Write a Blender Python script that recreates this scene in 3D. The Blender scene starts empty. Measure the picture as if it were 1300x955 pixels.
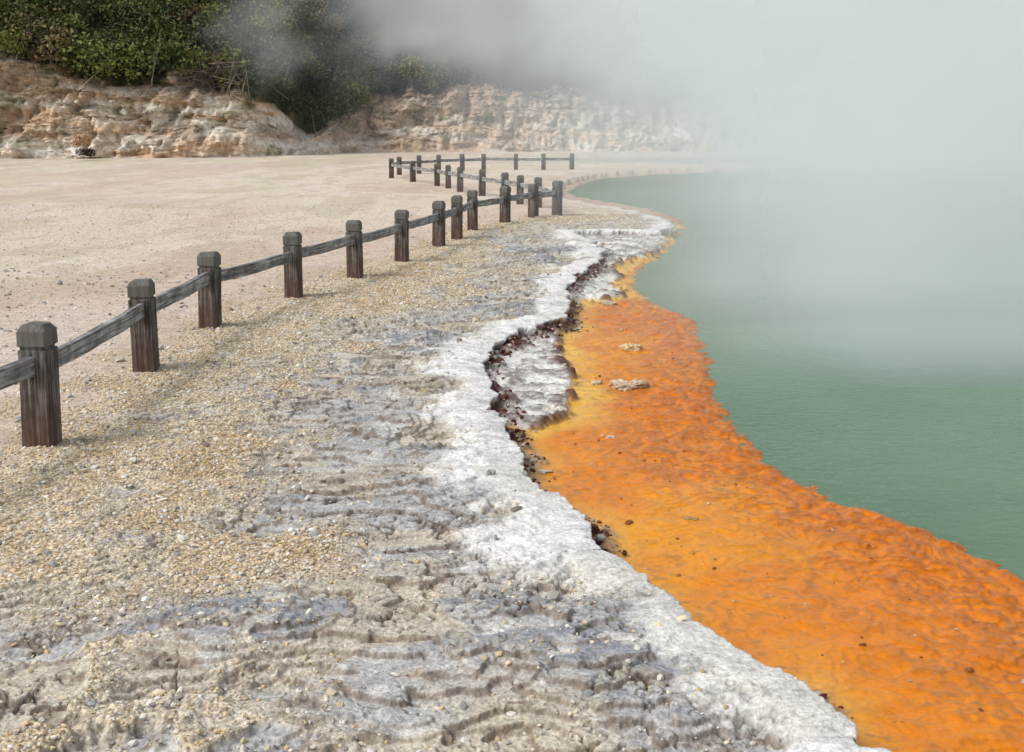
import bpy, math, numpy as np
from mathutils import Vector, Matrix
rng = np.random.default_rng(7)
sc = bpy.context.scene
sc.view_settings.view_transform='Standard'; sc.view_settings.look='None'; sc.view_settings.exposure=0

# ---------------------------------------------------------------- camera
H_CAM=1.7; F=1500.0; PITCH=math.radians(7.0); CY=345.0
cam=bpy.data.cameras.new('camera'); camo=bpy.data.objects.new('camera',cam); sc.collection.objects.link(camo)
cam.sensor_width=36; cam.lens=36*F/1300; cam.shift_y=-(477.5-CY)/1300.0
cam.clip_start=0.05; cam.clip_end=1500
camo.location=(0,0,H_CAM); camo.rotation_euler=(math.radians(90)-PITCH,0,0)
sc.camera=camo
def G(px,py,z=0.0):
    """survey of the site: ground point seen along a sight line, at height z"""
    u=(px-650)/F; v=(py-CY)/F
    dy=math.cos(PITCH)-v*math.sin(PITCH); dz=-math.sin(PITCH)-v*math.cos(PITCH)
    t=(z-H_CAM)/dz
    return (u*t, dy*t)
def GL(pts,z=0.0): return [G(a,b,z) for a,b in pts]

# ---------------------------------------------------------------- noise helpers
TAB=[np.random.default_rng(100+i).random((256,256)).astype(np.float32) for i in range(12)]
def vn(x,y,s=0):
    T=TAB[s%12]
    xf=np.floor(x); yf=np.floor(y)
    xi=xf.astype(np.int64)&255; yi=yf.astype(np.int64)&255
    fx=x-xf; fy=y-yf
    fx=fx*fx*fx*(fx*(fx*6-15)+10); fy=fy*fy*fy*(fy*(fy*6-15)+10)
    x1=(xi+1)&255; y1=(yi+1)&255
    a=T[xi,yi]; b=T[x1,yi]; c=T[xi,y1]; d=T[x1,y1]
    return (a+(b-a)*fx)*(1-fy)+(c+(d-c)*fx)*fy
def fbm(x,y,s=0,o=4,g=0.5):
    r=0;a=1;t=0
    for i in range(o):
        # rotate every octave so the lattice never shows
        r=r+a*vn(x*(2.03**i)+17.3*i,y*(2.03**i)+9.1*i,s+i); t+=a; a*=g
        x,y=x*.80-y*.60,x*.60+y*.80
    return r/t
def ss(a,b,x):
    t=np.clip((x-a)/(b-a),0,1); return t*t*(3-2*t)
def mixc(c,col,w):
    w=np.clip(w,0,1)[:,None]; return c*(1-w)+np.array(col,dtype=np.float32)[None,:]*w
def chaikin(p):
    o=[]
    n=len(p)
    for i in range(n):
        a=p[i]; b=p[(i+1)%n]
        o.append((.75*a[0]+.25*b[0],.75*a[1]+.25*b[1])); o.append((.25*a[0]+.75*b[0],.25*a[1]+.75*b[1]))
    return o
def sdf(poly,X,Y):
    d2=np.full(X.shape,1e12,np.float32); cx=np.zeros_like(d2); cy=np.zeros_like(d2)
    ins=np.zeros(X.shape,bool); n=len(poly)
    for i in range(n):
        ax,ay=poly[i]; bx,by=poly[(i+1)%n]
        ex,ey=bx-ax,by-ay; L=ex*ex+ey*ey+1e-12
        t=np.clip(((X-ax)*ex+(Y-ay)*ey)/L,0,1)
        qx=ax+t*ex; qy=ay+t*ey
        dd=(X-qx)**2+(Y-qy)**2
        m=dd<d2
        d2=np.where(m,dd,d2); cx=np.where(m,qx,cx); cy=np.where(m,qy,cy)
        if abs(ey)>1e-9:
            c=((ay>Y)!=(by>Y))&(X<ex*(Y-ay)/ey+ax)
            ins^=c
    d=np.sqrt(d2)
    return np.where(ins,d,-d),cx,cy

def build_mesh(name,co,faces,mat,smooth=True,attrs=None,link=True):
    me=bpy.data.meshes.new(name)
    n=len(co); m,k=faces.shape
    me.vertices.add(n); me.vertices.foreach_set('co',np.ascontiguousarray(co,dtype=np.float32).ravel())
    me.loops.add(m*k); me.loops.foreach_set('vertex_index',faces.astype(np.int32).ravel())
    me.polygons.add(m); me.polygons.foreach_set('loop_start',np.arange(0,m*k,k,dtype=np.int32))
    me.polygons.foreach_set('use_smooth',np.full(m,smooth))
    me.update(calc_edges=True)
    if attrs:
        for an,(typ,arr) in attrs.items():
            a=me.attributes.new(an,typ,'POINT')
            if typ=='FLOAT_COLOR':
                full=np.ones((n,4),np.float32); full[:,:3]=arr
                a.data.foreach_set('color',full.ravel())
            else: a.data.foreach_set('value',np.asarray(arr,dtype=np.float32).ravel())
    me.materials.append(mat)
    ob=bpy.data.objects.new(name,me)
    if link: sc.collection.objects.link(ob)
    return ob
def gridfaces(nr,nc):
    i=np.arange(nr-1)[:,None]*nc+np.arange(nc-1)[None,:]
    i=i.ravel()
    return np.stack([i,i+1,i+nc+1,i+nc],1)

# ---------------------------------------------------------------- materials
class NT:
    def __init__(s,name,tree=None):
        s.m=bpy.data.materials.new(name); s.m.use_nodes=True; s.t=s.m.node_tree; s.n=s.t.nodes
        s.b=s.n.get('Principled BSDF'); s.o=s.n.get('Material Output')
    def N(s,typ,**k):
        n=s.n.new(typ)
        for a,b in k.items(): setattr(n,a,b)
        return n
    def L(s,a,b): s.t.links.new(a,b)
    def math(s,op,a,b=None,c=None,clamp=False):
        n=s.n.new('ShaderNodeMath'); n.operation=op; n.use_clamp=clamp
        for i,v in enumerate((a,b,c)):
            if v is None: continue
            if isinstance(v,(int,float)): n.inputs[i].default_value=v
            else: s.L(v,n.inputs[i])
        return n.outputs[0]
    def mrange(s,v,a,b,c=0,d=1):
        n=s.n.new('ShaderNodeMapRange'); n.interpolation_type='SMOOTHSTEP'
        s.L(v,n.inputs['Value']); n.inputs['From Min'].default_value=a; n.inputs['From Max'].default_value=b
        n.inputs['To Min'].default_value=c; n.inputs['To Max'].default_value=d
        return n.outputs[0]
    def noise(s,vec,scale,detail=4,rough=.55):
        n=s.n.new('ShaderNodeTexNoise'); n.inputs['Scale'].default_value=scale; n.inputs['Detail'].default_value=detail; n.inputs['Roughness'].default_value=rough
        if vec is not None: s.L(vec,n.inputs['Vector'])
        return n.outputs[0]
    def mul_col(s,col,fac):
        n=s.n.new('ShaderNodeVectorMath'); n.operation='SCALE'; s.L(col,n.inputs[0]); s.L(fac,n.inputs['Scale']); return n.outputs[0]
    def bump(s,h,strength,dist,normal=None):
        n=s.n.new('ShaderNodeBump'); n.inputs['Strength'].default_value=strength; n.inputs['Distance'].default_value=dist
        s.L(h,n.inputs['Height'])
        if normal is not None: s.L(normal,n.inputs['Normal'])
        return n.outputs[0]

def ground_material():
    T=NT('sinter_ground'); geo=T.N('ShaderNodeNewGeometry'); P=geo.outputs['Position']
    col=T.N('ShaderNodeAttribute',attribute_name='Col').outputs['Color']
    wet=T.N('ShaderNodeAttribute',attribute_name='wet').outputs['Fac']
    grav=T.N('ShaderNodeAttribute',attribute_name='grav').outputs['Fac']
    f1=T.noise(P,55,4,.65); f2=T.noise(P,9,3,.6)
    m=T.mrange(f1,.25,.75,.72,1.26); m2=T.mrange(f2,.3,.7,.86,1.10)
    v=T.N('ShaderNodeTexVoronoi'); v.inputs['Scale'].default_value=70; T.L(P,v.inputs['Vector'])
    sep=T.N('ShaderNodeSeparateColor'); T.L(v.outputs['Color'],sep.inputs[0])
    vv=T.mrange(sep.outputs[0],0,1,.66,1.32)
    gm=T.N('ShaderNodeMix'); gm.data_type='FLOAT'; T.L(grav,gm.inputs[0]); gm.inputs[2].default_value=1.0; T.L(vv,gm.inputs[3])
    dryamt=T.math('SUBTRACT',1.0,T.math('MULTIPLY',wet,.6))
    mm=T.math('MULTIPLY',m,m2)
    mm=T.math('ADD',T.math('MULTIPLY',T.math('SUBTRACT',mm,1.0),dryamt),1.0)
    mm=T.math('MULTIPLY',mm,gm.outputs[0])
    T.L(T.mul_col(col,mm),T.b.inputs['Base Color'])
    r=T.mrange(wet,0,1,.92,.32); T.L(r,T.b.inputs['Roughness'])
    T.L(T.mrange(wet,0,1,.15,.2),T.b.inputs['Specular IOR Level'])
    hv=T.math('MULTIPLY',v.outputs['Distance'],grav)
    dry=T.math('SUBTRACT',1.0,T.math('MULTIPLY',wet,.75))
    h=T.math('MULTIPLY',T.math('ADD',f1,T.math('MULTIPLY',hv,-.8)),dry)
    T.L(T.bump(h,.9,.011),T.b.inputs['Normal'])
    return T.m
def attr_material(name,rough=.9,var=True,scale=40,bumpd=.002,det=4):
    T=NT(name); geo=T.N('ShaderNodeNewGeometry'); P=geo.outputs['Position']
    col=T.N('ShaderNodeAttribute',attribute_name='Col').outputs['Color']
    f=T.noise(P,scale,det,.65)
    T.L(T.mul_col(col,T.mrange(f,.25,.75,.62,1.34)),T.b.inputs['Base Color'])
    T.b.inputs['Roughness'].default_value=rough; T.b.inputs['Specular IOR Level'].default_value=.2
    T.L(T.bump(f,.9,bumpd),T.b.inputs['Normal'])
    return T.m

# ---------------------------------------------------------------- site outlines
ZS=-0.16
lip_px=[(1090,955),(985,865),(930,830),(880,793),(820,750),(765,715),(722,692),(712,660),(702,640),(668,620),(648,598),(640,562),(625,535),(606,518),(612,492),(598,466),(606,448),(630,427),(665,412),(700,406),(714,388),(711,362),(733,341),(764,322),(750,306),(722,292),(780,290),(842,293),(858,284),(832,273),(775,262),(712,252),(706,241),(716,229),(762,219),(860,214),(1000,212.5),(1300,212)]
lip=GL(lip_px)
lip=[(6,-3),(3.2,.3),(1.9,1.9)]+lip+[(70,47),(75,20),(70,-6)]
lip=chaikin(lip)
deep_px=[(1500,850),(1300,727),(1230,697),(1160,668),(1080,641),(1048,625),(1008,602),(965,583),(952,565),(935,545),(913,510),(902,470),(884,432),(895,411),(860,400),(822,385),(800,362),(802,342),(845,325),(857,303),(868,281),(834,268),(768,256),(722,249),(722,240),(772,224),(1000,216),(1300,215)]
deep=[(9,-4),(5.0,1.2),(3.2,2.7)]+GL(deep_px,ZS)+[(68,46),(72,20),(68,-5)]
deep=chaikin(deep)
c1=GL([(598,466),(606,448),(630,427),(665,412),(704,404),(706,440),(713,470),(730,500),(727,526),(700,541),(665,552),(640,548),(610,518)],ZS)
c2=GL([(712,392),(708,360),(733,338),(765,318),(792,331),(776,345),(784,366),(790,380),(750,384)],ZS)
c3=GL([(742,302),(780,288),(846,288),(846,305),(835,325),(800,335),(765,326)],ZS)
fence1=GL([(54,563),(186,470),(267,416),(373,378),(451,352),(510,331),(557,313),(580,302),(600,291),(641,283),(677,276),(707,273)])
fence1=[(-2.78,4.4)]+fence1
fence1=[(-3.6,2.6)]+fence1
fence2=GL([(707,273),(683,264),(660,260),(641,254),(612,249),(584,243),(569,239),(555,235.5),(524,231),(497,226)])
fence3=GL([(497,226),(507,222),(532,220),(557,218.5),(587,217),(614,216),(655,216),(690,216),(726,215.5)])
FX=[p[0] for p in fence1]; FY=[p[1] for p in fence1]

# ---------------------------------------------------------------- terrain
def rows():
    r=[.3]
    while r[-1]<2.6: r.append(r[-1]*1.02)
    while r[-1]<9: r.append(r[-1]*1.0018)
    while r[-1]<38: r.append(r[-1]*1.0032)
    while r[-1]<140: r.append(r[-1]*1.012)
    return np.array([-6,-3,-1,0]+r,np.float32)
R=rows()
C=np.concatenate([np.linspace(-2.2,-.5,60,endpoint=False),np.linspace(-.5,.5,820),np.linspace(.5,2.2,61)[1:]]).astype(np.float32)
nr,nc=len(R),len(C)
Y=np.repeat(R,nc); X=np.tile(C,nr)*(np.maximum(Y,0)+0.6)
X[Y<0]*=5
def terrain(X,Y):
    wx=(fbm(X*3.1,Y*3.1,1,4)-.5)*.20+(fbm(X*14,Y*14,5,3)-.5)*.05
    wy=(fbm(X*3.1+50,Y*3.1,2,4)-.5)*.20+(fbm(X*14+40,Y*14,6,3)-.5)*.05
    far=ss(6,25,Y)*1.6+1
    xw=X+wx*far*.8; yw=Y+wy*far
    dl,cx,cy=sdf(lip,xw,yw)
    dd,_,_=sdf(deep,xw,yw)
    dc=np.maximum(np.maximum(sdf(c1,xw,yw)[0],sdf(c2,xw,yw)[0]),sdf(c3,xw,yw)[0])
    fx=np.interp(Y,FY,FX); e=X-fx
    e=np.where(Y>23,-3,e)
    nA=fbm(X*1.1,Y*.9,3,5); nB=fbm(X*2.6,Y*2.2,4,5); nC=fbm(X*7,Y*7,7,4); nD=fbm(X*24,Y*24,8,3)
    nE=fbm(X*.5,Y*.35,9,4)
    land=-dl
    sand=ss(.15,-.55,e+(nB-.5)*1.1)
    near=ss(4.9,4.0,Y+(nB-.5)*1.6-.25*X*.3)
    grey=ss(1.75,.85,land+(nB-.5)*2.2+(nA-.5)*1.4)
    grey=np.maximum(grey,near*ss(.42,.49,nB+(nA-.5)*.5))*(1-sand)
    grey*=1-.85*ss(16,26,Y)
    white=ss(.36,.13,land+(nC-.5)*.38+(nB-.5)*.40)*ss(60,22,Y)
    patchw=ss(.58,.68,nA+ (nC-.5)*.25)*(1-sand)*ss(2.3,.5,land)
    # flaky crust sheets: contour-like plates with broken edges
    fl=fbm(X*1.15+(nB-.5)*.6,Y*1.8+(nA-.5)*.6,10,4,.45)
    tq=fl*11+(nD-.5)*.22; tf=np.floor(tq); tr=tq-tf
    terr=(tf+ss(.85,.98,tr))
    edge=ss(.76,.88,tr)*ss(1.0,.95,tr)
    fl2=fbm(X*2.3+(nB-.5)*.5,Y*3.3,2,3,.42)
    tq2=fl2*5+(nD-.5)*.25; tf2=np.floor(tq2); tr2=tq2-tf2
    edge2=ss(.82,.91,tr2)*ss(1.0,.95,tr2)
    ck=np.abs(fbm(X*1.9,Y*2.4,5,5,.55)-.5)
    gate=ss(.40,.50,fbm(X*1.4+7,Y*1.4,11,3))
    crack=ss(.010,.003,ck)*gate
    ck2=np.abs(fbm(X*4.2+9,Y*4.8,9,4,.5)-.5); crack=np.maximum(crack,ss(.011,.003,ck2)*.9*gate)
    hole=ss(.64,.70,nC+(nD-.5)*.3)
    rough=np.clip(grey+.30*(1-sand)*(1-grey),0,1)*(1-.5*white)
    zl=(terr-5.5)*.019*rough+(tf2+ss(.84,.98,tr2)-2.5)*.011*rough+(nC-.5)*.017*(1-sand*.8)+(nD-.5)*(.0055+.010*(1-grey))*(1-sand*.75)+(nE-.5)*.05
    zl-=crack*rough*.016+hole*rough*.014
    zl=zl*np.clip(.35+.65*ss(.0,.25,land),0,1)+white*(.014+.035*(nC-.5)+.011*(nD-.5))-.02*ss(.10,0,land)
    # shelf
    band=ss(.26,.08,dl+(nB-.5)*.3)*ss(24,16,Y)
    crust=np.maximum(ss(-.03,.035,dc+(nC-.5)*.24),0)
    sq=fbm(X*3.0,Y*2.6,4,4)*9+nC*2.2; sf=np.floor(sq); sr=sq-sf
    rip=(sf+ss(.5,.95,sr)-5)
    outer=ss(1.4,.1,-dd+ (nA-.5)*.8)
    lump=fbm(X*17,Y*11,2,3)
    sh=ZS+.019+rip*.0028+(nC-.5)*.010+(nD-.5)*(.003+.013*outer)+ (lump-.5)*.032*(.15+outer)
    sh=np.maximum(sh,ZS+.002)
    sh+=crust*(.024+.06*(nC-.4)+.02*(nD-.5)+.015*ss(.48,.52,fl2))+band*(.02+.07*np.maximum(nD-.45,0)+.05*np.maximum(nC-.45,0))
    sh=sh-.028*ss(-.10,.02,dd)-.7*ss(.0,.5,dd)
    s=ss(0.0,.045,dl)
    z=zl*(1-s)+sh*s
    sg=np.where(dl>=0,1,-1)
    nx=(xw-cx)*sg; ny=(yw-cy)*sg; nl=np.sqrt(nx*nx+ny*ny)+1e-6
    sh_=.075*ss(-.13,0,dl)*(1-s)*ss(30,14,Y)
    Xo=X+nx/nl*sh_; Yo=Y+ny/nl*sh_
    # ---- colours
    n=len(X); c=np.tile(np.array([.70,.595,.49],np.float32),(n,1))
    c=mixc(c,(.74,.65,.56),ss(.45,.65,nE)*.7)
    c=mixc(c,(.56,.48,.35),ss(.5,.65,fbm(X*.8,Y*.25,10,5))*.6)
    c=mixc(c,(.52,.42,.33),ss(.55,.7,fbm(X*2.5,Y*1.0,6,5))*.5)
    c=mixc(c,(.54,.40,.33),(1-ss(12,3,Y))*ss(.52,.62,fbm(X*.35,Y*.12,3,4))*.35)
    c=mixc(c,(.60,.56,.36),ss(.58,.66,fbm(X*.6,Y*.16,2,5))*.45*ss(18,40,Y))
    yel=(1-sand)
    c=mixc(c,(.62,.50,.31),yel*.8)
    c=mixc(c,(.72,.64,.49),yel*ss(.5,.62,nC)*.6)
    c=mixc(c,(.50,.33,.17),yel*ss(.53,.66,nB)*.55)
    c=mixc(c,(.47,.47,.47),grey*.9)
    c=mixc(c,(.29,.305,.335),grey*ss(.49,.57,nC*.5+nB*.5+(fl-.5)*.8)*.75)
    c=mixc(c,(.68,.66,.61),grey*ss(.48,.40,nC+(fl2-.5)*.5)*.6)
    c=mixc(c,(.56,.47,.32),grey*ss(.47,.39,fl2)*.5)
    c=mixc(c,(.66,.59,.46),patchw*.55)
    c=mixc(c,(.17,.12,.08),rough*edge*.68)
    c=mixc(c,(.22,.16,.115),rough*edge2*.55)
    c=mixc(c,(.10,.08,.065),rough*crack*.85)
    c=mixc(c,(.86,.85,.82),white*.95)
    c=mixc(c,(.56,.55,.53),white*ss(.52,.64,nD*.45+nC*.55)*.55)
    c=mixc(c,(.70,.66,.56),white*ss(.5,.6,nB)*.4)
    c=mixc(c,(.38,.35,.31),white*crack*.6)
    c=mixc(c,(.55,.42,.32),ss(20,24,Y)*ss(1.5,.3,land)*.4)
    o=np.tile(np.array([.76,.235,.006],np.float32),(n,1))
    o=mixc(o,(.85,.35,.010),ss(.45,.62,nA)*.65)
    o=mixc(o,(.64,.165,.005),ss(.3,1.6,dl)*.5)
    o=mixc(o,(.46,.12,.007),outer*ss(.35,.62,lump)*.7)
    o=mixc(o,(.30,.08,.010),ss(.5,.9,sr)*ss(1,.93,sr)*(.2+.45*outer))
    innr=ss(.35,.0,dl-.10+(nB-.5)*.4)*.65+ss(-.35,0,dc+(nB-.5)*.35)
    o=mixc(o,(.84,.52,.09),np.clip(innr,0,1)*.85)
    o=mixc(o,(.40,.17,.04),ss(.60,.70,nD)*ss(.48,.6,nB)*.6)
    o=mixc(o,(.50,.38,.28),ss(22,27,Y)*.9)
    gcol=np.tile(np.array([.62,.60,.56],np.float32),(n,1))
    gcol=mixc(gcol,(.32,.29,.27),ss(.48,.62,nD*.5+nC*.5))
    gcol=mixc(gcol,(.82,.80,.76),ss(.50,.42,nC)*.8)
    w=crust[:,None]; o=o*(1-w)+gcol*w
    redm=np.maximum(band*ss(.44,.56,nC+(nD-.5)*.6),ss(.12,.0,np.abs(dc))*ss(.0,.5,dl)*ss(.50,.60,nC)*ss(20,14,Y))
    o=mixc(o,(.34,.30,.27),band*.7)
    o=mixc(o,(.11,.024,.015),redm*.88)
    o=mixc(o,(.05,.12,.06),ss(.02,.14,dd))
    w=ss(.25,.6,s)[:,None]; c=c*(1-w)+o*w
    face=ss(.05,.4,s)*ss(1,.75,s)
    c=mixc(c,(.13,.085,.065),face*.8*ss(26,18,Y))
    sw=ss(.3,.7,s)
    wet=sw*(1-crust*.9)*(1-band*.4)
    grav=np.clip((1-sand*.75)*(1-grey*.65)*(1-white)*(1-sw),0,1)
    stone=np.clip((1-sand*.93)*(1-grey*.86)*(1-white*.95)*(1-ss(-.02,.02,dl)),0,1)*ss(.3,.55,nB+(1-grey)*.25)
    return Xo,Yo,z,c,wet,grav,stone,band,dl,dd
Xo,Yo,Z,COL,WET,GRV,STN,BAND,DL,DD=terrain(X,Y)
gm=ground_material()
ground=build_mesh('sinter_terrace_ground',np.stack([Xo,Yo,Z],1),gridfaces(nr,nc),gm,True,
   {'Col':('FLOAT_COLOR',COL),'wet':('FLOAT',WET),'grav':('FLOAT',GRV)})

bp=NT('outer_plain'); n=bp.noise(bp.N('ShaderNodeNewGeometry').outputs['Position'],.2,5)
cr=bp.N('ShaderNodeValToRGB'); bp.L(n,cr.inputs[0]); cr.color_ramp.elements[0].color=(.3,.26,.18,1); cr.color_ramp.elements[1].color=(.5,.44,.36,1)
bp.L(cr.outputs[0],bp.b.inputs['Base Color']); bp.b.inputs['Roughness'].default_value=.95
s=1200
build_mesh('outer_ground',np.array([(-s,-s,-1.2),(s,-s,-1.2),(s,s,-1.2),(-s,s,-1.2)]),np.array([[0,1,2,3]]),bp.m,False)

# ---------------------------------------------------------------- water
W=NT('hot_spring_water'); P=W.N('ShaderNodeNewGeometry').outputs['Position']
n=W.noise(P,.5,5); cr=W.N('ShaderNodeValToRGB'); W.L(n,cr.inputs[0])
cr.color_ramp.elements[0].position=.35; cr.color_ramp.elements[0].color=(.065,.15,.07,1)
cr.color_ramp.elements[1].position=.7; cr.color_ramp.elements[1].color=(.12,.21,.115,1)
W.L(cr.outputs[0],W.b.inputs['Base Color']); W.b.inputs['Roughness'].default_value=.2; W.b.inputs['IOR'].default_value=1.33
v=W.N('ShaderNodeTexVoronoi'); v.inputs['Scale'].default_value=14; W.L(P,v.inputs['Vector'])
W.L(W.bump(W.math('ADD',W.noise(P,16,3),W.math('MULTIPLY',v.outputs['Distance'],.25)),.5,.014),W.b.inputs['Normal'])
zw=ZS-.004
build_mesh('pool_water',np.array([(0.2,-5,zw),(68,-5,zw),(68,52,zw),(0.2,52,zw)]),np.array([[0,1,2,3]]),W.m,False)

# ---------------------------------------------------------------- gravel
phi=(1+5**.5)/2
ico=np.array([(-1,phi,0),(1,phi,0),(-1,-phi,0),(1,-phi,0),(0,-1,phi),(0,1,phi),(0,-1,-phi),(0,1,-phi),(phi,0,-1),(phi,0,1),(-phi,0,-1),(-phi,0,1)],np.float32)/1.902
icf=np.array([(0,11,5),(0,5,1),(0,1,7),(0,7,10),(0,10,11),(1,5,9),(5,11,4),(11,10,2),(10,7,6),(7,1,8),(3,9,4),(3,4,2),(3,2,6),(3,6,8),(3,8,9),(4,9,5),(2,4,11),(6,2,10),(8,6,7),(9,8,1)])
def rotm(n):
    q=rng.normal(size=(n,4)); q/=np.linalg.norm(q,axis=1)[:,None]
    w,x,y,z=q.T
    return np.stack([1-2*(y*y+z*z),2*(x*y-z*w),2*(x*z+y*w),2*(x*y+z*w),1-2*(x*x+z*z),2*(y*z-x*w),2*(x*z-y*w),2*(y*z+x*w),1-2*(x*x+y*y)],1).reshape(n,3,3)
def scatter(name,idx,size,pal,mat,embed=.25):
    n=len(idx)
    base=np.repeat(ico[None],n,0)*(1+rng.uniform(-.28,.28,(n,12,1)))
    sc3=np.stack([rng.uniform(.7,1.4,n),rng.uniform(.6,1.1,n),rng.uniform(.5,.9,n)],1)
    v=base*sc3[:,None,:]
    v=np.einsum('nij,nkj->nki',rotm(n),v)
    v[:,:,2]*=.7
    v*=size[:,None,None]
    p=np.stack([Xo[idx]+rng.uniform(-.015,.015,n),Yo[idx]+rng.uniform(-.015,.015,n),Z[idx]+size*embed],1)
    v=v+p[:,None,:]
    f=(icf[None]+np.arange(n)[:,None,None]*12).reshape(-1,3)
    pal=np.array(pal,np.float32); ci=rng.integers(0,len(pal),n)
    cc=pal[ci]*rng.uniform(.75,1.2,(n,1))
    return build_mesh(name,v.reshape(-1,3),f,mat,False,{'Col':('FLOAT_COLOR',np.repeat(cc,12,0))})
ST=NT('gravel_stone'); ST.L(ST.N('ShaderNodeAttribute',attribute_name='Col').outputs['Color'],ST.b.inputs['Base Color']); ST.b.inputs['Roughness'].default_value=.9; ST.b.inputs['Specular IOR Level'].default_value=.2
stone_mat=ST.m
vis=(np.abs(Xo)<.52*Yo+.5)
dY=np.gradient(R); area=np.repeat(dY,nc)*(np.maximum(Y,.5))
def pick(w,n):
    w=w/w.sum(); return rng.choice(len(w),n,replace=True,p=w)
w=STN*vis*area*(Y>2.4)*(Y<26)*np.where(Y<8,1,(8/np.maximum(Y,1))**1.2)
idx=pick(w,62000); sz=np.clip(rng.lognormal(math.log(.0062),.38,len(idx)),.003,.022)*(1+.03*np.maximum(Y[idx]-6,0))
scatter('gravel',idx,sz,[(.68,.58,.41),(.72,.66,.55),(.60,.46,.27),(.78,.76,.70),(.44,.40,.36),(.64,.52,.34)],stone_mat)
w=(DL<-.1)*vis*area*(Y>2.4)*(Y<14)
idx=pick(w,1900); sz=np.clip(rng.lognormal(math.log(.010),.5,len(idx)),.005,.04)
scatter('loose_stones',idx,sz,[(.34,.34,.34),(.5,.47,.42),(.7,.66,.6),(.28,.23,.2)],stone_mat,.3)
w=BAND*(DL>.05)*vis*area*(Y>2.4)*(Y<16)
idx=pick(w,2200); sz=np.clip(rng.lognormal(math.log(.011),.5,len(idx)),.005,.035)
scatter('ledge_rubble',idx,sz,[(.10,.03,.02),(.09,.04,.03),(.30,.26,.22),(.5,.47,.42),(.15,.045,.025)],stone_mat,.1)
w=(DL>.2)*(DD<-.1)*vis*area*(Y>3)*(Y<14)
idx=pick(w,420); sz=np.clip(rng.lognormal(math.log(.007),.45,len(idx)),.004,.022)
scatter('shelf_pebbles',idx,sz,[(.45,.2,.06),(.5,.4,.28),(.25,.1,.04)],stone_mat,.1)

def rock(px,py,w,d,h,col,seed):
    import bmesh
    bm=bmesh.new(); bmesh.ops.create_icosphere(bm,subdivisions=5,radius=1)
    co=np.array([v.co[:] for v in bm.verts],np.float32)
    fa=np.array([[v.index for v in f.verts] for f in bm.faces]); bm.free()
    a=fbm(co[:,0]*1.5+seed*7+20,co[:,1]*1.5+co[:,2]*.7+30,seed,4); b=fbm(co[:,0]*6+seed+20,co[:,1]*6+co[:,2]*5+30,seed+2,4)
    r=1+(a-.5)*1.3+(b-.5)*.5
    co*=r[:,None]; co[:,2]=np.clip(co[:,2],-.5,.5+.9*(b-.5))
    co*=np.array([w,d,h])
    x,y=G(px,py,ZS+.02)
    co+=np.array([x,y,ZS+.02])
    c=np.array(col)[None]*(.5+1.0*(b[:,None]-.0))
    return build_mesh('rock',co,fa,rockmat,True,{'Col':('FLOAT_COLOR',c.astype(np.float32))})
rockmat=attr_material('shelf_rock',.85,scale=60,bumpd=.006)
for i,a in enumerate([(799,491,.125,.10,.055,(.56,.44,.31)),(800,443,.085,.09,.055,(.62,.47,.27)),(704,526,.085,.09,.07,(.60,.56,.48)),(716,385,.05,.07,.04,(.4,.36,.3)),(690,600,.04,.03,.02,(.55,.5,.42)),(775,556,.022,.02,.02,(.65,.6,.5)),(876,660,.035,.025,.02,(.45,.28,.12)),(757,487,.04,.04,.03,(.6,.5,.35)),(770,385,.09,.16,.03,(.55,.45,.3))]):
    rock(*a,i+1)

# ---------------------------------------------------------------- fence
def wood(name,axis,c0,c1,c2):
    T=NT(name); tc=T.N('ShaderNodeTexCoord'); oi=T.N('ShaderNodeObjectInfo')
    mp=T.N('ShaderNodeMapping'); T.L(tc.outputs['Object'],mp.inputs[0])
    sc_=[60,60,60]; sc_[axis]=2.5; mp.inputs['Scale'].default_value=sc_
    add=T.N('ShaderNodeVectorMath',operation='ADD'); T.L(mp.outputs[0],add.inputs[0])
    r=T.math('MULTIPLY',oi.outputs['Random'],90); cx=T.N('ShaderNodeCombineXYZ')
    for k in range(3): T.L(r,cx.inputs[k])
    T.L(cx.outputs[0],add.inputs[1])
    g=T.noise(add.outputs[0],1.0,6,.7)
    cr=T.N('ShaderNodeValToRGB'); T.L(g,cr.inputs[0]); e=cr.color_ramp.elements
    e[0].position=.36; e[0].color=c0+(1,); e[1].position=.66; e[1].color=c2+(1,); m=e.new(.5); m.color=c1+(1,)
    big=T.noise(tc.outputs['Object'],7,4,.6)
    sep=T.N('ShaderNodeSeparateXYZ'); T.L(tc.outputs['Object'],sep.inputs[0])
    last=T.mul_col(cr.outputs[0],T.mrange(big,.3,.7,.6,1.25))
    if axis==2:
        mx=T.N('ShaderNodeMix'); mx.data_type='RGBA'; T.L(last,mx.inputs[6]); mx.inputs[7].default_value=(.16,.07,.04,1)
        T.L(T.math('MULTIPLY',T.mrange(T.math('ADD',sep.outputs[2],T.math('MULTIPLY',big,.3)),.62,.12),.4),mx.inputs[0])
        mx2=T.N('ShaderNodeMix'); mx2.data_type='RGBA'; T.L(mx.outputs[2],mx2.inputs[6]); mx2.inputs[7].default_value=(.19,.185,.165,1)
        T.L(T.mrange(sep.outputs[2],.50,.56,0,.55),mx2.inputs[0]); last=mx2.outputs[2]
    T.L(last,T.b.inputs['Base Color']); T.b.inputs['Roughness'].default_value=.85; T.b.inputs['Specular IOR Level'].default_value=.2
    T.L(T.bump(g,.9,.006),T.b.inputs['Normal'])
    return T.m
postmat=wood('weathered_post_wood',2,(.03,.026,.023),(.105,.092,.082),(.27,.25,.23))
railmat=wood('weathered_rail_wood',0,(.08,.076,.072),(.27,.265,.26),(.52,.515,.50))
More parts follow.
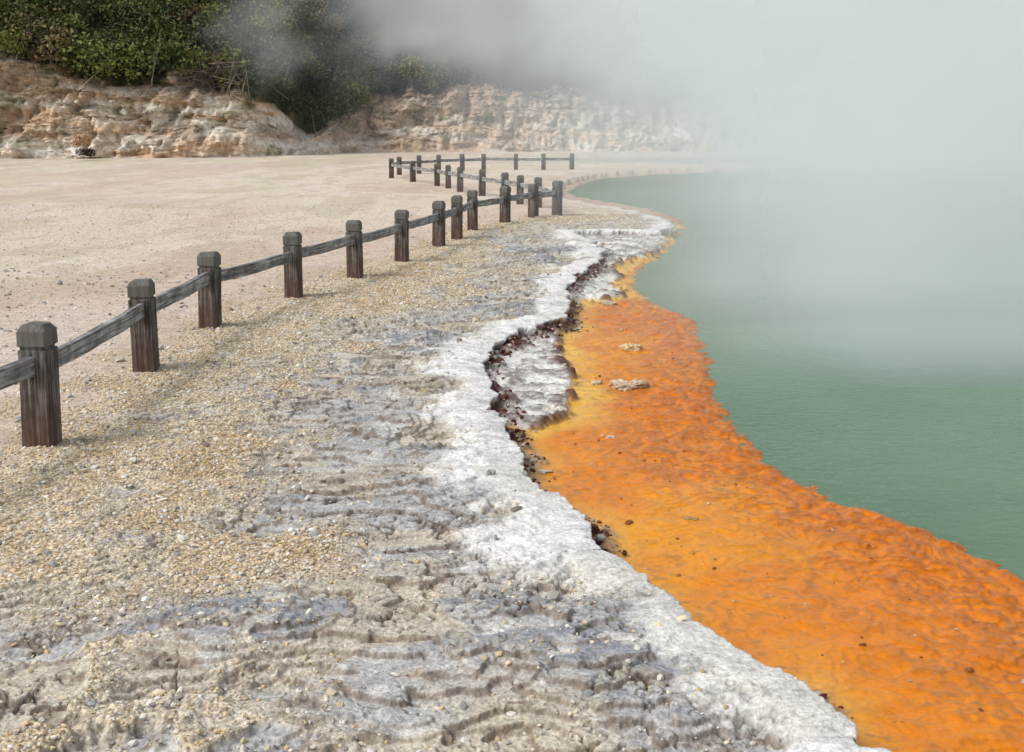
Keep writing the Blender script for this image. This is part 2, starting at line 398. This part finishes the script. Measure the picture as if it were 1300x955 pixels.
def postmesh(seed):
    r=np.random.default_rng(seed)
    lv=[(-.15,.078,.008),(0,.078,.008),(.25,.077,.008),(.520,.078,.008),(.526,.068,.010),(.538,.068,.010),(.544,.079,.009),(.622,.079,.010),(.650,.062,.010),(.655,.056,.010)]
    vs=[];
    for z,w,c in lv:
        ring=[(w,-w+c),(w,w-c),(w-c,w),(-w+c,w),(-w,w-c),(-w,-w+c),(-w+c,-w),(w-c,-w)]
        vs+=[(x+r.normal()*.0012,y+r.normal()*.0012,z+(r.normal()*.002 if z>.05 else 0)) for x,y in ring]
    fs=[]
    for i in range(len(lv)-1):
        for j in range(8):
            fs.append((i*8+j,i*8+(j+1)%8,i*8+8+(j+1)%8,i*8+8+j))
    fs.append(tuple(range(len(vs)-8,len(vs))))
    me=bpy.data.meshes.new('post'); me.from_pydata(vs,[],fs); me.materials.append(postmat)
    return me
def railmesh(L,seed):
    r=np.random.default_rng(seed); n=9; h=.052; t=.024; c=.006; vs=[];fs=[]
    for i in range(n):
        x=L*(i/(n-1)-.5); oz=r.normal()*.0025-.012*(1-(2*i/(n-1)-1)**2)
        ring=[(t,-h+c),(t,h-c),(t-c,h),(-t+c,h),(-t,h-c),(-t,-h+c),(-t+c,-h),(t-c,-h)]
        vs+=[(x,y+r.normal()*.001,z+oz) for y,z in ring]
    for i in range(n-1):
        for j in range(8): fs.append((i*8+j,i*8+(j+1)%8,i*8+8+(j+1)%8,i*8+8+j))
    fs.append(tuple(range(8))[::-1]); fs.append(tuple(range(n*8-8,n*8)))
    me=bpy.data.meshes.new('rail'); me.from_pydata(vs,[],fs); me.materials.append(railmat); return me
PM=[postmesh(i) for i in range(6)]
fence=bpy.data.objects.new('wooden_fence',None); sc.collection.objects.link(fence)
k=0
def run(pts,hs=1.0,skipfirst=False):
    global k
    tops=[]
    for i,(x,y) in enumerate(pts):
        z=-.01; tops.append(z)
        if i==0 and skipfirst: continue
        a=pts[max(i-1,0)]; b=pts[min(i+1,len(pts)-1)]
        ang=math.atan2(b[1]-a[1],b[0]-a[0])
        if len(pts)>2 and i<8: ang=ang*.35+math.pi/2*.65 if abs(ang-math.pi/2)<.9 else ang
        o=bpy.data.objects.new('post_%d'%k,PM[k%6]); k+=1
        sc.collection.objects.link(o); o.parent=fence
        o.location=(x,y,z); o.rotation_euler=(rng.normal()*.012,rng.normal()*.012,ang+rng.normal()*.06)
        o.scale=(1,1,1+rng.normal()*.012)
    for i in range(len(pts)-1):
        a=Vector((*pts[i],.44+tops[i]+rng.normal()*.008)); b=Vector((*pts[i+1],.44+tops[i+1]+rng.normal()*.008))
        d=b-a
        o=bpy.data.objects.new('rail_%d'%k,railmesh(d.length-.05,k)); k+=1
        sc.collection.objects.link(o); o.parent=fence
        o.matrix_world=Matrix.Translation((a+b)/2)@d.to_track_quat('X','Z').to_matrix().to_4x4()
run(fence1); run(fence2,skipfirst=True); run(fence3,skipfirst=True)

# ---------------------------------------------------------------- hillside
xs=np.linspace(-75,95,1700).astype(np.float32); NT_=320; t=np.concatenate([np.linspace(0,.52,230,endpoint=False),np.linspace(.52,1,90)]).astype(np.float32)
T2=np.repeat(t,len(xs)); X2=np.tile(xs,NT_)
def hill(X2,T2):
    Yb=np.interp(X2,[-75,-30,-20,-15,-12.6,-10,0,20,45,95],[50,62,65,66,71,79,81,83,80,60])
    Hc=np.interp(X2,[-75,-30,-27.5,-25,-22,-19,-16,-14.4,-13,-10,-4,2,8,20,95],[6.5,7,6.0,4.6,4.4,4.9,4.0,3.3,1.4,4.4,5.4,5.2,4.2,4.2,5])
    Hc=Hc+(fbm(X2*.5,X2*0+3,4,3)-.5)*1.6
    run_=np.interp(X2,[-75,-16,-10,95],[3.4,3.6,6.0,6.5])
    a=np.clip(T2/.5,0,1); b=np.clip((T2-.5)/.5,0,1)
    y=Yb+run_*a+b*42; z=Hc*(a**.85)+b*24-.15
    tz=Hc*a
    m=ss(0,.06,a)
    rg=1-np.abs(fbm(X2*.8,tz*.35,3,4)-.5)*4
    rg2=1-np.abs(fbm(X2*2.3,tz*1.1,8,4)-.5)*5
    er=(fbm(X2*.45,tz*.5,1,5)-.5)*3.0+(fbm(X2*1.6,tz*1.3,3,5)-.5)*1.3+(fbm(X2*.25,tz*2.6,5,5)-.5)*.9+(fbm(X2*5,tz*6,6,3)-.5)*.5-np.clip(rg,0,1)*.6-np.clip(rg2,0,1)*.25
    y=y-er*m*(1-b*.3); z=z+(fbm(X2*.3,T2*9,7,5)-.5)*(.9*m+b*2)
    return y,z,a,b,tz
Y2,Z2,A2,B2,TZ=hill(X2,T2)
c=np.tile(np.array([.70,.58,.45],np.float32),(len(X2),1))
st=fbm(X2*.3,TZ*1.7+X2*.12,2,5); bl=fbm(X2*.5,TZ*.9,8,5); fn=fbm(X2*2.2,TZ*2.8,5,4)
c=mixc(c,(.60,.38,.21),ss(.52,.64,st)*.6)
c=mixc(c,(.80,.74,.64),ss(.48,.38,st)*.8)
c=mixc(c,(.34,.25,.17),ss(.57,.66,fn)*.5)
c=mixc(c,(.28,.20,.14),ss(.60,.68,bl)*.45)
c=mixc(c,(.40,.29,.21),ss(-13,-10,X2)*(.8)*ss(.10,.6,A2+ (bl-.5)))
c=mixc(c,(.20,.18,.08),ss(.60,.7,fbm(X2*1.3,TZ*1.3,9,4))*.6)
top=np.maximum(ss(.9,1.05,A2+(bl-.5)*.5),ss(0,.02,B2))
c=mixc(c,(.055,.06,.025),top)
build_mesh('hillside',np.stack([X2,Y2,Z2],1),gridfaces(NT_,len(xs)),attr_material('eroded_bank',.95,scale=3.2,bumpd=.12,det=6),True,{'Col':('FLOAT_COLOR',c)})

def leaves(cent,rad,n,cols,leafs):
    m=len(cent); N=m*n
    ci=np.repeat(np.arange(m),n)
    d=rng.normal(size=(N,3)); d/=np.linalg.norm(d,axis=1)[:,None]
    r=rng.uniform(.45,1.08,N)**.7
    sub=rng.normal(size=(m,7,3)); sub/=np.linalg.norm(sub,axis=2)[:,:,None]; sub[:,:,2]=np.abs(sub[:,:,2])*.9
    k_=rng.integers(0,7,N)
    p=cent[ci]+rad[ci]*(sub[ci,k_]*.62+d*(r*.5)[:,None])
    q=rng.normal(size=(N,3)); q[:,2]+=.8; q/=np.linalg.norm(q,axis=1)[:,None]
    a=np.cross(q,rng.normal(size=(N,3))); a/=np.linalg.norm(a,axis=1)[:,None]; b=np.cross(q,a)
    s_=rng.uniform(.6,1.3,N)[:,None]*leafs
    v=np.stack([p-a*s_,p-b*s_*.55,p+a*s_,p+b*s_*.55],1).reshape(-1,3)
    f=np.arange(N*4).reshape(N,4)
    cc=cols[ci]*rng.uniform(.6,1.4,(N,1))
    return v,f,np.repeat(cc,4,0).astype(np.float32)
leafmat=NT('bush_leaves'); colr=leafmat.N('ShaderNodeAttribute',attribute_name='Col').outputs['Color']
leafmat.L(colr,leafmat.b.inputs['Base Color']); leafmat.b.inputs['Roughness'].default_value=.75; leafmat.b.inputs['Specular IOR Level'].default_value=.15
nb=900
bx=rng.uniform(-44,34,nb).astype(np.float32); bt=(rng.uniform(.49,.68,nb)).astype(np.float32)
bt[:150]=rng.uniform(.45,.53,150); bt[150:290]=rng.uniform(.68,.9,140); bx[150:290]=rng.uniform(-60,60,140)
by,bz,_,_,_=hill(bx,bt)
rr=rng.uniform(.8,1.9,nb); rad=np.stack([rr*rng.uniform(.9,1.25,nb),rr,rr*rng.uniform(.75,1.25,nb)],1)
pal=np.array([(.10,.12,.04),(.06,.075,.03),(.16,.17,.05),(.075,.09,.045),(.20,.17,.075),(.15,.115,.055)])
bc=pal[rng.choice(6,nb,p=[.28,.25,.18,.13,.08,.08])]*1.1
v,f,cc=leaves(np.stack([bx,by,bz+rr*.45],1),rad,520,bc,.135)
build_mesh('bush_foliage',v,f,leafmat.m,False,{'Col':('FLOAT_COLOR',cc)})
def sticks(P0,P1,r0,name,col):
    n=len(P0); d=P1-P0; d/=np.linalg.norm(d,axis=1)[:,None]
    a=np.cross(d,np.array([.3,.9,.2])); a/=np.linalg.norm(a,axis=1)[:,None]; b=np.cross(d,a)
    vs=[]
    for (P_,r_) in ((P0,r0),(P1,r0*.3)):
        for ang in (0,2.09,4.19): vs.append(P_+(a*math.cos(ang)+b*math.sin(ang))*r_[:,None])
    v=np.stack(vs,1).reshape(-1,3)
    f=np.array([(0,1,4,3),(1,2,5,4),(2,0,3,5)]); f=(f[None]+np.arange(n)[:,None,None]*6).reshape(-1,4)
    c_=np.tile(np.array(col,np.float32),(len(v),1))*np.repeat(rng.uniform(.6,1.5,(n,1)),6,0)
    build_mesh(name,v,f,attr_material(name+'_bark',.9,scale=3,bumpd=.01),False,{'Col':('FLOAT_COLOR',c_.astype(np.float32))})
ns=1100; ii=rng.integers(0,nb,ns)
p0=np.stack([bx[ii]+rng.normal(size=ns)*.5,by[ii]-.6+rng.normal(size=ns)*.4,bz[ii]-.5],1)
p1=p0+np.stack([rng.normal(size=ns)*.8,-rng.uniform(0,1.0,ns),rng.uniform(.8,2.4,ns)],1)
sticks(p0,p1,rng.uniform(.02,.05,ns),'bush_branches',(.22,.19,.16))
ns=170; cx_=-17.3; y_,z_,_,_,_=hill(np.array([cx_],np.float32),np.array([.5],np.float32))
p0=np.stack([cx_+rng.normal(size=ns)*.9,y_[0]-.8+rng.normal(size=ns)*.5,z_[0]+.2+rng.normal(size=ns)*.4],1)
p1=p0+np.stack([rng.normal(size=ns)*1.0,rng.normal(size=ns)*.5,rng.normal(size=ns)*.7+.1],1)
sticks(p0,p1,rng.uniform(.02,.04,ns),'dead_branches',(.12,.09,.075))
sx,sy=G(108,199)
sx=sx*60/sy; sy=60.
v,f,cc=leaves(np.array([[sx,sy,.25]]),np.array([[.6,.5,.4]]),900,np.array([(.06,.05,.03)]),.045)
v2,f2,cc2=leaves(np.array([[sx-.1,sy,.85]]),np.array([[.42,.4,.6]]),520,np.array([(.42,.22,.08)]),.045)
build_mesh('shrub',np.concatenate([v,v2]),np.concatenate([f,f2+len(v)]),leafmat.m,False,{'Col':('FLOAT_COLOR',np.concatenate([cc,cc2]))})

# ---------------------------------------------------------------- steam: billowing banks of vapour standing over the pool
SM=NT('steam'); SM.n.remove(SM.b)
al=SM.N('ShaderNodeAttribute',attribute_name='dens').outputs['Fac']
df=SM.N('ShaderNodeBsdfDiffuse'); tl=SM.N('ShaderNodeBsdfTranslucent'); tr=SM.N('ShaderNodeBsdfTransparent')
for q in (df,tl): q.inputs['Color'].default_value=(.87,.95,.975,1)
m1=SM.N('ShaderNodeMixShader'); m1.inputs[0].default_value=.4; SM.L(df.outputs[0],m1.inputs[1]); SM.L(tl.outputs[0],m1.inputs[2])
m2=SM.N('ShaderNodeMixShader'); SM.L(al,m2.inputs[0]); SM.L(tr.outputs[0],m2.inputs[1]); SM.L(m1.outputs[0],m2.inputs[2])
SM.L(m2.outputs[0],SM.o.inputs['Surface'])
VV=[];FF=[];AA=[];off=0
#      y0   alpha  x-start  x-full
banks=[(5.9,.15,1.2,3.4),(7.8,.32,.6,3.4),(10.8,.45,.3,3.8),(15.,.52,.1,4.6),(23.,.55,-.6,6.8),(36.,.58,-4.,12.0),(54.,.60,-9.0,18.0)]
for i,(y0,a0,xa,xb) in enumerate(banks):
    last=i==len(banks)-1
    xmin=-28 if last else (-10 if y0==36. else xa-2); xmax=y0*.75+8; zt=(1.7+.107*y0)*1.9+1
    st_=y0*.012
    gx=np.arange(xmin,xmax,st_); gz_=np.arange(-.15,zt,st_)
    A,B=np.meshgrid(gx,gz_); A=A.ravel().astype(np.float32); B=B.ravel().astype(np.float32)
    k_=1.0/(y0**.6)*1.6
    n1=fbm(A*k_*.55+i*13.1+40,B*k_*.7+i*5.7+40,i,5,.5)
    n2=fbm(A*k_*.25+i*31+70+(n1-.5)*1.2,B*k_*.35+i*11+60+(n1-.5)*1.2,i+3,4)
    n3=fbm(A*k_*.22+i*9+20,B*k_*.28+i*3+20,i+5,2)
    yy=y0+.05*A+.55*B+(n3-.5)*y0*.22
    xe=A+(n2-.5)*y0*.30+(n1-.5)*y0*.18+B*.03
    a=a0*ss(xa,xb,xe)*(.48+1.05*ss(.32,.66,n1))
    a=a*ss(-.17,.15+y0*.017,B+(n1-.5)*.30)
    if last:
        wi=ss(.45,.64,n1*.6+n2*.4)*.36*ss(-22,-8,A)*ss(1.0,5.0,B)+.10*ss(-12,2,A)
        a=1-(1-a)*(1-np.clip(wi,0,1))
    a=a*ss(zt,zt*.72,B)*ss(xmax,xmax*.8,A)
    a*=ss(xmin,xmin+y0*.05,A)
    VV.append(np.stack([A,yy,B],1)); FF.append(gridfaces(len(gz_),len(gx))+off); off+=len(A); AA.append(np.clip(a,0,.93))
build_mesh('steam',np.concatenate(VV),np.concatenate(FF),SM.m,True,{'dens':('FLOAT',np.concatenate(AA))})

# ---------------------------------------------------------------- light
EL=math.radians(48); AZ=math.radians(-115)   # azimuth from +Y towards +X
w=bpy.data.worlds.new('World'); sc.world=w; w.use_nodes=True; nt=w.node_tree
bg=nt.nodes['Background']; sky=nt.nodes.new('ShaderNodeTexSky'); sky.sky_type='NISHITA'; sky.sun_disc=False
sky.sun_elevation=EL; sky.sun_rotation=AZ; sky.dust_density=3; sky.air_density=1.2
hs=nt.nodes.new('ShaderNodeHueSaturation'); hs.inputs['Saturation'].default_value=.35
nt.links.new(sky.outputs[0],hs.inputs['Color']); nt.links.new(hs.outputs[0],bg.inputs['Color']); bg.inputs['Strength'].default_value=.15
sl=bpy.data.lights.new('sun','SUN'); sl.energy=1.5; sl.angle=math.radians(14); sl.color=(1,.97,.93)
so=bpy.data.objects.new('sun',sl); sc.collection.objects.link(so)
dirv=Vector((math.sin(AZ)*math.cos(EL),math.cos(AZ)*math.cos(EL),math.sin(EL)))
so.rotation_euler=dirv.to_track_quat('Z','Y').to_euler(); so.location=dirv*50
